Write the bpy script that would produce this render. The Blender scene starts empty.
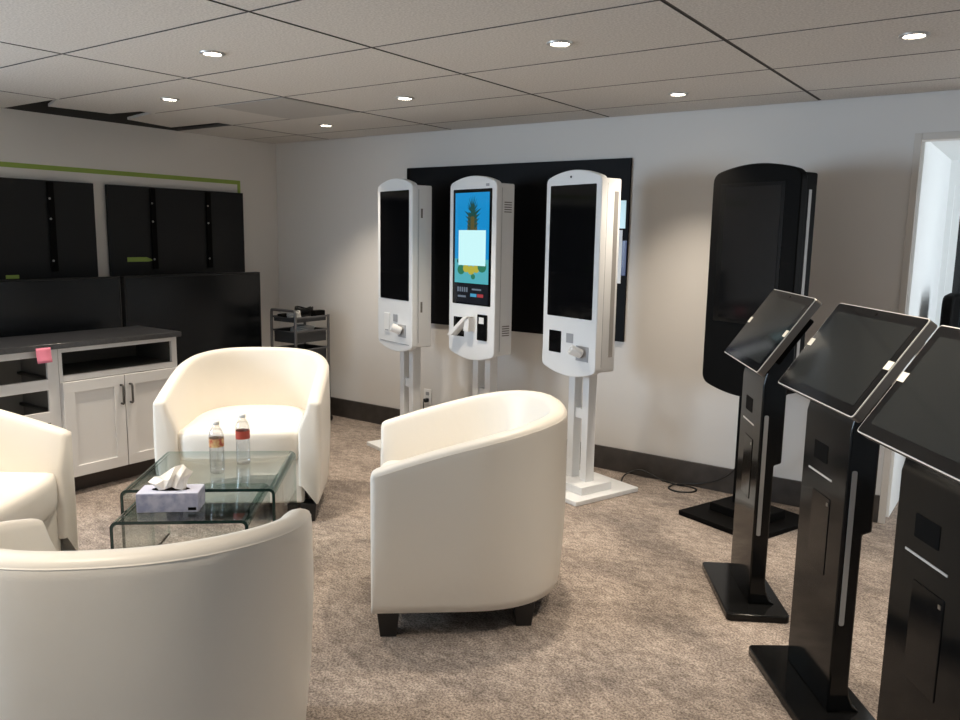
import bpy, bmesh, math, random
from mathutils import Vector, Matrix
random.seed(7)
C = bpy.context.scene.collection
PI = math.pi

# ------------------------------------------------------------------ materials
def mat(name, col, rough=0.5, metal=0.0, spec=0.5, coat=0.0, bump=None, noise=None, emit=None):
    m = bpy.data.materials.new(name); m.use_nodes = True
    nt = m.node_tree; b = nt.nodes['Principled BSDF']
    b.inputs['Base Color'].default_value = (*col, 1); b.inputs['Roughness'].default_value = rough
    b.inputs['Metallic'].default_value = metal; b.inputs['Specular IOR Level'].default_value = spec
    b.inputs['Coat Weight'].default_value = coat
    if coat: b.inputs['Coat Roughness'].default_value = 0.04
    tc = nt.nodes.new('ShaderNodeTexCoord')
    if noise:                                   # (scale, second colour, detail)
        n = nt.nodes.new('ShaderNodeTexNoise'); n.inputs['Scale'].default_value = noise[0]; n.inputs['Detail'].default_value = noise[2]
        r = nt.nodes.new('ShaderNodeValToRGB'); r.color_ramp.elements[0].position = 0.35; r.color_ramp.elements[1].position = 0.65
        r.color_ramp.elements[0].color = (*col, 1); r.color_ramp.elements[1].color = (*noise[1], 1)
        nt.links.new(tc.outputs['Object'], n.inputs['Vector']); nt.links.new(n.outputs['Fac'], r.inputs['Fac'])
        nt.links.new(r.outputs['Color'], b.inputs['Base Color'])
    if bump:                                    # (scale, strength, distance)
        n = nt.nodes.new('ShaderNodeTexNoise'); n.inputs['Scale'].default_value = bump[0]; n.inputs['Detail'].default_value = 4
        u = nt.nodes.new('ShaderNodeBump'); u.inputs['Strength'].default_value = bump[1]; u.inputs['Distance'].default_value = bump[2]
        nt.links.new(tc.outputs['Object'], n.inputs['Vector']); nt.links.new(n.outputs['Fac'], u.inputs['Height'])
        nt.links.new(u.outputs['Normal'], b.inputs['Normal'])
    if emit:
        b.inputs['Emission Color'].default_value = (*emit[0], 1); b.inputs['Emission Strength'].default_value = emit[1]
    return m

def carpet_material():
    m = bpy.data.materials.new('carpet'); m.use_nodes = True; nt = m.node_tree; b = nt.nodes['Principled BSDF']
    b.inputs['Roughness'].default_value = 0.95; b.inputs['Specular IOR Level'].default_value = 0.1
    tc = nt.nodes.new('ShaderNodeTexCoord')
    def noise(scale, detail, rough, dist=0.0, stretch=None):
        n = nt.nodes.new('ShaderNodeTexNoise'); n.inputs['Scale'].default_value = scale; n.inputs['Detail'].default_value = detail
        n.inputs['Roughness'].default_value = rough; n.inputs['Distortion'].default_value = dist
        mp = nt.nodes.new('ShaderNodeMapping'); mp.inputs['Scale'].default_value = stretch or (1, 1, 1); mp.inputs['Rotation'].default_value = (0, 0, 0.6)
        nt.links.new(tc.outputs['Object'], mp.inputs['Vector']); nt.links.new(mp.outputs['Vector'], n.inputs['Vector'])
        return n
    def ramp(n, p0, c0, p1, c1, mid=None):
        r = nt.nodes.new('ShaderNodeValToRGB'); e = r.color_ramp.elements
        e[0].position = p0; e[0].color = (*c0, 1); e[1].position = p1; e[1].color = (*c1, 1)
        if mid: k = e.new((p0+p1)/2); k.color = (*mid, 1)
        nt.links.new(n.outputs['Fac'], r.inputs['Fac']); return r
    def mul(a, b_):
        mx = nt.nodes.new('ShaderNodeMix'); mx.data_type = 'RGBA'; mx.blend_type = 'MULTIPLY'; mx.inputs['Factor'].default_value = 1.0
        nt.links.new(a, mx.inputs[6]); nt.links.new(b_, mx.inputs[7]); return mx.outputs[2]
    big = ramp(noise(2.6, 6, 0.62, 0.3, (1, 1.5, 1)), 0.34, (0.275, 0.233, 0.205), 0.66, (0.460, 0.390, 0.335), (0.375, 0.317, 0.272))
    mid = ramp(noise(17, 5, 0.72, 0.4, (1, 1.7, 1)), 0.36, (0.66, 0.65, 0.65), 0.62, (1.12, 1.12, 1.12))
    fn = noise(120, 3, 0.75); fine = ramp(fn, 0.38, (0.48, 0.47, 0.47), 0.60, (1.25, 1.25, 1.25))
    nt.links.new(mul(mul(big.outputs['Color'], mid.outputs['Color']), fine.outputs['Color']), b.inputs['Base Color'])
    u = nt.nodes.new('ShaderNodeBump'); u.inputs['Strength'].default_value = 0.8; u.inputs['Distance'].default_value = 0.008
    nt.links.new(fn.outputs['Fac'], u.inputs['Height']); nt.links.new(u.outputs['Normal'], b.inputs['Normal'])
    return m

def thin_clear(name, tint, gloss=0.10, rough=0.02):
    m = bpy.data.materials.new(name); m.use_nodes = True; nt = m.node_tree; nt.nodes.clear()
    out = nt.nodes.new('ShaderNodeOutputMaterial'); t = nt.nodes.new('ShaderNodeBsdfTransparent'); g = nt.nodes.new('ShaderNodeBsdfGlossy')
    t.inputs['Color'].default_value = (*tint, 1); g.inputs['Roughness'].default_value = rough
    lw = nt.nodes.new('ShaderNodeLayerWeight'); lw.inputs['Blend'].default_value = 0.5
    pw = nt.nodes.new('ShaderNodeMath'); pw.operation = 'POWER'; pw.inputs[1].default_value = 3.0
    ma = nt.nodes.new('ShaderNodeMath'); ma.operation = 'MULTIPLY_ADD'; ma.inputs[1].default_value = 0.55; ma.inputs[2].default_value = gloss
    ma.use_clamp = True
    nt.links.new(lw.outputs['Facing'], pw.inputs[0]); nt.links.new(pw.outputs[0], ma.inputs[0])
    mx = nt.nodes.new('ShaderNodeMixShader'); nt.links.new(ma.outputs[0], mx.inputs[0])
    nt.links.new(t.outputs[0], mx.inputs[1]); nt.links.new(g.outputs[0], mx.inputs[2]); nt.links.new(mx.outputs[0], out.inputs['Surface'])
    return m

M = {}
M['wall'] = mat('wall_paint', (0.70, 0.68, 0.655), 0.85, spec=0.2, bump=(160, 0.08, 0.002))
M['casing'] = mat('casing_paint', (0.62, 0.59, 0.55), 0.6, spec=0.3)
M['niche'] = mat('niche_paint', (0.86, 0.88, 0.88), 0.8, spec=0.2)
M['tile'] = mat('ceiling_tile', (0.70, 0.67, 0.635), 0.95, spec=0.1, noise=(120, (0.54, 0.515, 0.485), 5), bump=(240, 0.25, 0.003))
M['tile_gap'] = mat('ceiling_gap', (0.10, 0.095, 0.09), 0.9, spec=0.1)
M['plenum'] = mat('plenum_dark', (0.06, 0.058, 0.055), 0.95, spec=0.1)
M['carpet'] = carpet_material()
M['base'] = mat('baseboard_wood', (0.035, 0.030, 0.027), 0.45, noise=(14, (0.055, 0.047, 0.042), 6))
M['leather'] = mat('white_leather', (0.80, 0.755, 0.68), 0.42, spec=0.45, bump=(9, 0.10, 0.02))
M['leather_seat'] = mat('white_leather_seat', (0.80, 0.76, 0.69), 0.42, spec=0.45, bump=(7, 0.15, 0.02))
M['leg'] = mat('black_wood', (0.012, 0.011, 0.011), 0.35)
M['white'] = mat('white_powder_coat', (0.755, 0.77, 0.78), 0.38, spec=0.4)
M['white2'] = mat('white_plastic', (0.82, 0.82, 0.81), 0.3)
M['grey'] = mat('grey_recess', (0.34, 0.35, 0.37), 0.5)
M['vent'] = mat('dark_slot', (0.16, 0.15, 0.14), 0.7)
M['glassblk'] = mat('black_screen_glass', (0.004, 0.004, 0.0045), 0.08, spec=0.45)
M['blackgloss'] = mat('black_gloss_coat', (0.006, 0.006, 0.006), 0.12, spec=0.22)
M['blacksatin'] = mat('black_satin', (0.0045, 0.0042, 0.0040), 0.55, spec=0.04)
M['blackmatte'] = mat('black_matte', (0.003, 0.003, 0.003), 0.7, spec=0.08)
M['panelblk'] = mat('wall_panel_black', (0.005, 0.005, 0.006), 0.5, spec=0.1)
M['tvback'] = mat('display_black', (0.007, 0.0075, 0.008), 0.5, spec=0.3)
M['tvglass'] = mat('display_glass', (0.004, 0.0048, 0.006), 0.25, spec=0.30)
M['lcd'] = mat('lcd_dark_grey', (0.018, 0.0195, 0.019), 0.09, spec=0.36)
M['silver'] = mat('silver_edge', (0.72, 0.69, 0.64), 0.35, metal=0.3)
M['frame'] = mat('frame_pewter', (0.17, 0.155, 0.14), 0.35, metal=0.6)
M['led'] = mat('frosted_strip', (0.30, 0.29, 0.28), 0.5)
M['sticker'] = mat('cream_sticker', (0.78, 0.72, 0.60), 0.6)
M['steel'] = mat('brushed_steel', (0.45, 0.44, 0.42), 0.3, metal=1.0)
M['pewter'] = mat('pewter_handle', (0.12, 0.115, 0.11), 0.35, metal=0.8)
M['cab'] = mat('cabinet_white', (0.72, 0.71, 0.70), 0.4)
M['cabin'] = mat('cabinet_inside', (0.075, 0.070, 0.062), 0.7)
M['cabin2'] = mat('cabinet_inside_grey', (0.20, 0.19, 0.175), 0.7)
M['counter'] = mat('counter_dark', (0.024, 0.024, 0.026), 0.28, noise=(60, (0.038, 0.038, 0.040), 4))
M['toe'] = mat('toe_kick', (0.055, 0.042, 0.036), 0.6)
M['pink'] = mat('pink_paper', (0.80, 0.24, 0.34), 0.7)
M['green'] = mat('green_tape', (0.27, 0.38, 0.075), 0.7)
M['cart'] = mat('cart_metal', (0.14, 0.14, 0.145), 0.4, metal=0.6)
M['cartmesh'] = mat('cart_tray', (0.05, 0.052, 0.055), 0.5, metal=0.4)
M['cable'] = mat('black_rubber', (0.01, 0.01, 0.01), 0.5)
M['greycable'] = mat('grey_cable', (0.48, 0.48, 0.47), 0.45)
M['tissuebox'] = mat('tissue_carton', (0.30, 0.32, 0.47), 0.6, noise=(30, (0.50, 0.51, 0.63), 7))
M['tissuetop'] = mat('tissue_carton_top', (0.52, 0.54, 0.66), 0.6)
M['tissue'] = mat('tissue_paper', (0.90, 0.86, 0.79), 0.9)
M['glass'] = thin_clear('table_glass', (0.83, 0.89, 0.88), 0.05)
M['glassside'] = thin_clear('table_glass_side', (0.95, 0.97, 0.965), 0.02)
M['glassbend'] = thin_clear('table_glass_bend', (0.34, 0.47, 0.44), 0.06)  # darker tint stands in for refraction at the bent corners
M['glassback'] = thin_clear('table_glass_back', (0.72, 0.82, 0.79), 0.10)
M['glassedge'] = mat('glass_edge', (0.010, 0.030, 0.026), 0.12, spec=0.6)
M['pet'] = thin_clear('clear_bottle', (0.98, 0.985, 0.99), 0.17, 0.14)
M['water'] = thin_clear('bottle_water', (0.98, 0.985, 0.99), 0.02, 0.05)
M['labelred'] = mat('label_red', (0.50, 0.075, 0.05), 0.4)
M['labelmix'] = mat('label_mixed', (0.55, 0.10, 0.05), 0.4, noise=(55, (0.85, 0.62, 0.30), 2))
M['cap'] = mat('bottle_cap', (0.85, 0.86, 0.87), 0.4)
M['lamp'] = mat('lamp_lens', (1, 1, 1), 0.5, emit=((1.0, 0.90, 0.74), 22))
M['trimring'] = mat('lamp_trim', (0.50, 0.48, 0.45), 0.4, metal=0.5)
M['grille'] = mat('vent_grille', (0.50, 0.48, 0.46), 0.8, noise=(300, (0.36, 0.345, 0.33), 2))
def em(name, c, s=1.0): return mat(name, (0.01, 0.01, 0.01), 0.15, emit=(c, s))
M['s_blue'] = em('screen_blue', (0.006, 0.33, 0.76), 0.75)
M['s_pop'] = em('screen_popup', (0.62, 0.98, 1.0), 0.95)
M['s_teal'] = em('screen_teal', (0.10, 0.50, 0.58), 0.8)
M['s_leaf'] = em('screen_leaf', (0.012, 0.075, 0.065), 0.8)
M['s_bark'] = em('screen_bark', (0.11, 0.095, 0.03), 0.8)
M['s_yellow'] = em('screen_yellow', (0.55, 0.50, 0.06), 0.8)
M['s_green'] = em('screen_green', (0.03, 0.22, 0.12), 0.8)
M['s_dark'] = em('screen_dark', (0.004, 0.006, 0.012), 0.8)
M['s_ui'] = em('screen_ui', (0.18, 0.22, 0.28), 0.8)
M['s_cyan'] = em('screen_cyan', (0.08, 0.40, 0.65), 0.8)
M['s_red'] = em('screen_red', (0.45, 0.05, 0.06), 0.8)
M['s_pale'] = em('screen_pale', (0.36, 0.56, 0.60), 0.9)
M['s_navy'] = em('screen_navy', (0.006, 0.010, 0.10), 0.6)
M['windowglow'] = em('bright_sky', (0.80, 0.93, 1.0), 4.0)
M['darkglass'] = mat('dark_glass', (0.010, 0.012, 0.014), 0.08)

# ------------------------------------------------------------------ mesh builder
class MB:
    def __init__(s): s.bm = bmesh.new()
    def box(s, x0, x1, y0, y1, z0, z1, mi=0, mtx=None):
        vs = [s.bm.verts.new(Vector(p)) for p in ((x0,y0,z0),(x1,y0,z0),(x1,y1,z0),(x0,y1,z0),(x0,y0,z1),(x1,y0,z1),(x1,y1,z1),(x0,y1,z1))]
        if mtx:
            for v in vs: v.co = mtx @ v.co
        for q in ((3,2,1,0),(4,5,6,7),(0,1,5,4),(1,2,6,5),(2,3,7,6),(3,0,4,7)):
            f = s.bm.faces.new([vs[i] for i in q]); f.material_index = mi
        return s
    def prism(s, pts, a0, a1, axis='y', mi=0, mi_cap=None, mtx=None):
        """extrude a 2-D outline along an axis: axis y -> pts are (x,z); z -> (x,y); x -> (y,z)"""
        def P(p, a):
            v = {'y': (p[0], a, p[1]), 'z': (p[0], p[1], a), 'x': (a, p[0], p[1])}[axis]
            v = Vector(v); return mtx @ v if mtx else v
        A = [s.bm.verts.new(P(p, a0)) for p in pts]; B = [s.bm.verts.new(P(p, a1)) for p in pts]
        n = len(pts); fs = []
        fs.append(s.bm.faces.new(A)); fs.append(s.bm.faces.new(B[::-1]))
        for f in fs: f.material_index = mi if mi_cap is None else mi_cap
        for i in range(n):
            f = s.bm.faces.new((A[i], B[i], B[(i+1) % n], A[(i+1) % n])); f.material_index = mi
        return s
    def tube(s, path, r, seg=8, mi=0, closed=False):
        path = [Vector(p) for p in path]; n = len(path); rings = []
        up = Vector((0, 0, 1)); prev = None
        for i, p in enumerate(path):
            if closed: t = path[(i+1) % n] - path[i-1]
            else: t = path[min(i+1, n-1)] - path[max(i-1, 0)]
            t.normalize()
            a = t.cross(up) if prev is None else prev - t * prev.dot(t)
            if a.length < 1e-4: a = t.cross(Vector((1, 0, 0)))
            a.normalize(); prev = a; b = t.cross(a)
            rr = r[i] if isinstance(r, (list, tuple)) else r
            rings.append([s.bm.verts.new(p + (a*math.cos(2*PI*k/seg) + b*math.sin(2*PI*k/seg))*rr) for k in range(seg)])
        for i in range(n if closed else n-1):
            A, B = rings[i], rings[(i+1) % n]
            for k in range(seg):
                f = s.bm.faces.new((A[k], A[(k+1) % seg], B[(k+1) % seg], B[k])); f.material_index = mi
        if not closed:
            s.bm.faces.new(rings[0][::-1]).material_index = mi; s.bm.faces.new(rings[-1]).material_index = mi
        return s
    def lathe(s, prof, seg=20, mi=0, c=(0, 0, 0), cap=True):
        rings = [[s.bm.verts.new(Vector(c) + Vector((r*math.cos(2*PI*k/seg), r*math.sin(2*PI*k/seg), z))) for k in range(seg)] for r, z in prof]
        for A, B in zip(rings, rings[1:]):
            for k in range(seg):
                f = s.bm.faces.new((A[k], A[(k+1) % seg], B[(k+1) % seg], B[k])); f.material_index = mi
        if cap:
            s.bm.faces.new(rings[0][::-1]).material_index = mi; s.bm.faces.new(rings[-1]).material_index = mi
        return s
    def grid(s, rows, mi=0, closed_u=False):
        V = [[s.bm.verts.new(Vector(p)) for p in row] for row in rows]
        for A, B in zip(V, V[1:]):
            n = len(A)
            for k in range(n if closed_u else n-1):
                f = s.bm.faces.new((A[k], A[(k+1) % n], B[(k+1) % n], B[k])); f.material_index = mi
        return V
    def build(s, name, mats, parent=None, loc=None, rz=0, bevel=0, smooth=False, seg=2, angle=40):
        bmesh.ops.recalc_face_normals(s.bm, faces=s.bm.faces)
        me = bpy.data.meshes.new(name); s.bm.to_mesh(me); s.bm.free()
        for m in (mats if isinstance(mats, (list, tuple)) else [mats]): me.materials.append(m)
        o = bpy.data.objects.new(name, me); C.objects.link(o)
        if parent: o.parent = parent
        if loc is not None: o.location = loc
        if rz: o.rotation_euler.z = rz
        if bevel:
            b = o.modifiers.new('bevel', 'BEVEL'); b.width = bevel; b.segments = seg; b.limit_method = 'ANGLE'; b.angle_limit = math.radians(35)
        if smooth or bevel:
            for p in me.polygons: p.use_smooth = True
            try: me.set_sharp_from_angle(angle=math.radians(angle))
            except Exception: pass
        return o

def tag(o, label, cat, group=None):
    o['label'] = label; o['category'] = cat
    if group: o['group'] = group
    return o
def thing(name, label, cat, loc=(0, 0, 0), rz=0, group=None):
    o = bpy.data.objects.new(name, None); C.objects.link(o); o.location = loc; o.rotation_euler.z = rz
    o.empty_display_size = 0.1
    return tag(o, label, cat, group)
def struct(o): o['kind'] = 'structure'; return o
def dup(root, loc, rz, label, group=None):
    r = root.copy(); C.objects.link(r); r.location = loc; r.rotation_euler = (0, 0, rz); r['label'] = label
    if group: r['group'] = group
    for ch in list(root.children):
        c = ch.copy(); C.objects.link(c); c.parent = r
        for g in list(ch.children):
            d = g.copy(); C.objects.link(d); d.parent = c
    return r
def rounded(x0, x1, z0, z1, r, n=5):
    pts = []
    for cx, cz, a in ((x1-r, z1-r, 0), (x0+r, z1-r, 90), (x0+r, z0+r, 180), (x1-r, z0+r, 270)):
        for k in range(n+1):
            t = math.radians(a + 90*k/n); pts.append((cx + r*math.cos(t), cz + r*math.sin(t)))
    return pts

# ------------------------------------------------------------------ camera
cam = bpy.data.cameras.new('camera'); co = bpy.data.objects.new('camera', cam); C.objects.link(co)
R3 = Matrix(((0.8158085142288796, -0.10125240953197957, 0.5693895131416071),
             (0.5780981870136044, 0.1153804931489406, -0.8077684247185519),
             (0.016092056526491018, 0.9881474036623663, 0.152662223068029)))
co.matrix_world = Matrix.Translation((5.375349, -4.610358, 1.484891)) @ R3.to_4x4()
cam.sensor_fit = 'HORIZONTAL'; cam.sensor_width = 36; cam.lens = 797.5745/960*36; cam.clip_start = 0.05
bpy.context.scene.camera = co

# ------------------------------------------------------------------ room shell
H = 2.2246; XR, YF = 7.6, -8.2
struct(MB().box(-0.12, XR+.12, YF-.12, 3.2, -0.1, 0).build('floor', M['carpet']))
WY0, WY1, WZ0, WZ1 = -6.8, -4.4, 0.75, 2.05        # unseen window opening added in the left wall to bring in daylight
struct(MB().box(-0.12, 0, WY1, 0.12, 0, H).box(-0.12, 0, YF-.12, WY0, 0, H).box(-0.12, 0, WY0, WY1, 0, WZ0).box(-0.12, 0, WY0, WY1, WZ1, H).build('wall_left', M['wall']))
struct(MB().box(-0.12, 0, YF-.12, 0.12, H, 2.62).build('plenum_wall', M['plenum']))  # wall above the tiles, coloured dark so the openings look unlit
w = MB().box(-0.12, 4.785, 0, 0.12, 0, 2.62).box(4.785, 6.45, 0, 0.12, 2.0, 2.62).box(6.45, XR+.12, 0, 0.12, 0, 2.62)
struct(w.build('wall_back', M['wall']))
struct(MB().box(XR, XR+.12, YF-.12, 0, 0, 2.62).build('wall_right', M['wall']))
struct(MB().box(0, XR, YF-.12, YF, 0, 2.62).build('wall_front', M['wall']))
struct(MB().box(-.09, -.04, WY0, WY1, WZ0, WZ0+.05).box(-.09, -.04, WY0, WY1, WZ1-.05, WZ1).box(-.09, -.04, WY0, WY0+.05, WZ0+.05, WZ1-.05)
       .box(-.09, -.04, WY1-.05, WY1, WZ0+.05, WZ1-.05).box(-.09, -.04, (WY0+WY1)/2-.03, (WY0+WY1)/2+.03, WZ0+.05, WZ1-.05).build('window_1', M['niche']))
# bright alcove beyond the doorway
struct(MB().box(4.70, 4.80, 0.12, 1.42, 0, 2.3).build('wall_alcove_left', M['niche']))
struct(MB().box(4.70, 6.6, 1.42, 1.54, 0, 0.06).box(4.70, 4.835, 1.42, 1.54, 0.06, 2.3).box(4.835, 6.6, 1.42, 1.54, 1.86, 2.3).box(5.9, 6.6, 1.42, 1.54, 0.06, 1.86).build('wall_alcove_back', M['niche']))
struct(MB().box(4.70, 6.6, 0.12, 1.54, 2.02, 2.12).build('ceiling_alcove', M['niche']))
struct(MB().box(6.45, 6.57, 0.12, 1.42, 0, 0.5).box(6.45, 6.57, 0.12, 1.42, 1.98, 2.3).box(6.45, 6.57, 0.12, 0.22, .5, 1.98).box(6.45, 6.57, 1.32, 1.42, .5, 1.98).build('wall_alcove_right', M['niche']))
g = struct(MB().box(4.875, 5.86, 1.47, 1.48, 0.1, 1.82).build('window_2', M['darkglass']))
MB().box(4.835, 4.875, 1.44, 1.50, 0.06, 1.86).box(5.86, 5.9, 1.44, 1.50, 0.06, 1.86).box(4.875, 5.86, 1.44, 1.50, 1.82, 1.86).box(4.875, 5.86, 1.44, 1.50, 0.06, 0.10).build('window_frame', M['niche'], g)
# casing round the doorway, baseboards
struct(MB().box(4.765, 4.800, -0.014, 0.0, 0, 2.03).box(4.800, 6.45, -0.014, 0.0, 1.995, 2.03).build('trim_1', M['casing'], bevel=0.003))
struct(MB().box(0.014, 4.764, -0.016, 0, 0, 0.15).build('baseboard_back', M['base'], bevel=0.003))
struct(MB().box(0, 0.016, YF+.01, 0, 0, 0.15).build('baseboard_left', M['base'], bevel=0.003))

# suspended ceiling: tiles with dark joints, two openings by the left wall
xs = [0.0, 0.643, 1.863, 3.083, 4.307, 5.527, 6.747, XR]
ys = [0.0, -0.330]
while ys[-1] > YF: ys.append(max(ys[-1]-0.6045, YF))
open_cells = {(0, 2), (0, 3)}
t = MB(); gp = MB()
def tile(x0, x1, y0, y1): t.prism([(x0, y0), (x1, y0), (x1, y1), (x0, y1)], H, H+0.015, 'z', 1, 0)
for i in range(len(xs)-1):
    for j in range(len(ys)-1):
        x0, x1, y1, y0 = xs[i], xs[i+1], ys[j], ys[j+1]
        if (i, j) in open_cells: continue
        a = 0.0085; b = 0.0060
        if i == 1 and j == 2:                       # half of this bay holds the return-air grille
            tile(x0+a, 1.248, y0+b, y1-b); vent_cell = (1.254, x1-a, y0+b, y1-b)
        else:
            tile(x0+a if i else .004, x1-a, y0+b, y1-(b if j else .012))
        gp.box(x0, x1, y0, y1, H+0.004, H+0.018)
struct(t.build('ceiling', [M['tile'], M['tile_gap']]))
struct(gp.build('ceiling_grid', M['tile_gap']))
struct(MB().box(-0.12, XR+.12, YF-.12, 0.12, 2.62, 2.7).build('ceiling_slab', M['plenum']))
vx0, vx1, vy0, vy1 = vent_cell
v = thing('ceiling_vent', 'grey perforated return-air grille set in the ceiling tiles', 'vent', ((vx0+vx1)/2, (vy0+vy1)/2, H))
hx, hy = (vx1-vx0)/2, (vy1-vy0)/2
MB().box(-hx, hx, -hy, hy, -0.004, 0.0).build('grille', M['grille'], v)
# two tiles that have slipped off their grid
for quad, lab in (([(.635, -2.135), (.31, -2.03), (.36, -1.66), (.635, -1.605)], 'broken slipped ceiling tile in the dark opening farther from the corner'),
                  ([(.635, -1.530), (.22, -1.46), (.13, -1.07), (.635, -1.030)], 'slipped ceiling tile in the dark opening nearer the corner')):
    cx, cy = sum(q[0] for q in quad)/4, sum(q[1] for q in quad)/4
    o = MB().prism([(x-cx, y-cy) for x, y in quad], -.008, .008, 'z').build('ceiling_tile', M['tile'])
    o.location = (cx, cy, H+0.012); o.rotation_euler = (0, -0.012, 0)
    tag(o, lab, 'ceiling tile', 'slipped ceiling tiles')

# recessed downlights (seven in view), the same pattern goes on behind the camera
def spot(loc, parent=None, e=93.0):
    l = bpy.data.lights.new('downlight_bulb', 'SPOT'); l.energy = e; l.color = (1.0, 0.87, 0.71); l.shadow_soft_size = 0.035
    l.spot_size = math.radians(96); l.spot_blend = 1.0
    o = bpy.data.objects.new('downlight_bulb', l); C.objects.link(o); o.location = loc
    if parent: o.parent = parent
def downlight(x, y, label):
    r = thing('downlight', label, 'ceiling light', (x, y, H), 0, 'recessed ceiling downlights')
    ring = MB(); n = 24
    rows = [[(rr*math.cos(2*PI*k/n), rr*math.sin(2*PI*k/n), zz) for k in range(n)] for rr, zz in ((0.036, -0.002), (0.038, -0.007), (0.050, -0.006), (0.052, 0.0))]
    ring.grid(rows, closed_u=True); ring.build('trim_ring', M['trimring'], r, smooth=True)
    MB().lathe([(0.036, -0.001), (0.036, -0.003), (0.02, -0.006)], 24).build('lens', M['lamp'], r, smooth=True)
    spot((0, 0, -0.03), r)
for x, y, lab in ((2.44, -2.42, 'lit round downlight above the cabinet side, nearest the camera on the left'),
                  (1.24, -1.82, 'lit round downlight between the ceiling openings and the grille'),
                  (1.24, -0.62, 'lit round downlight nearest the far left corner of the ceiling'),
                  (2.43, -1.18, 'lit round downlight in front of the two left white kiosks'),
                  (3.76, -1.82, 'lit round downlight in the middle of the ceiling, above the right white kiosk'),
                  (3.74, -0.57, 'lit round downlight between the right white kiosk and the tall black kiosk'),
                  (4.90, -1.27, 'brightest lit downlight, at upper right above the three slanted screens')):
    downlight(x, y, lab)
for x, y in ((1.24, -3.03), (2.43, -3.65), (3.75, -4.25), (4.9, -2.47), (6.1, -0.6), (6.1, -1.85), (1.24, -4.25)):
    spot((x, y, H-0.03))

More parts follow.
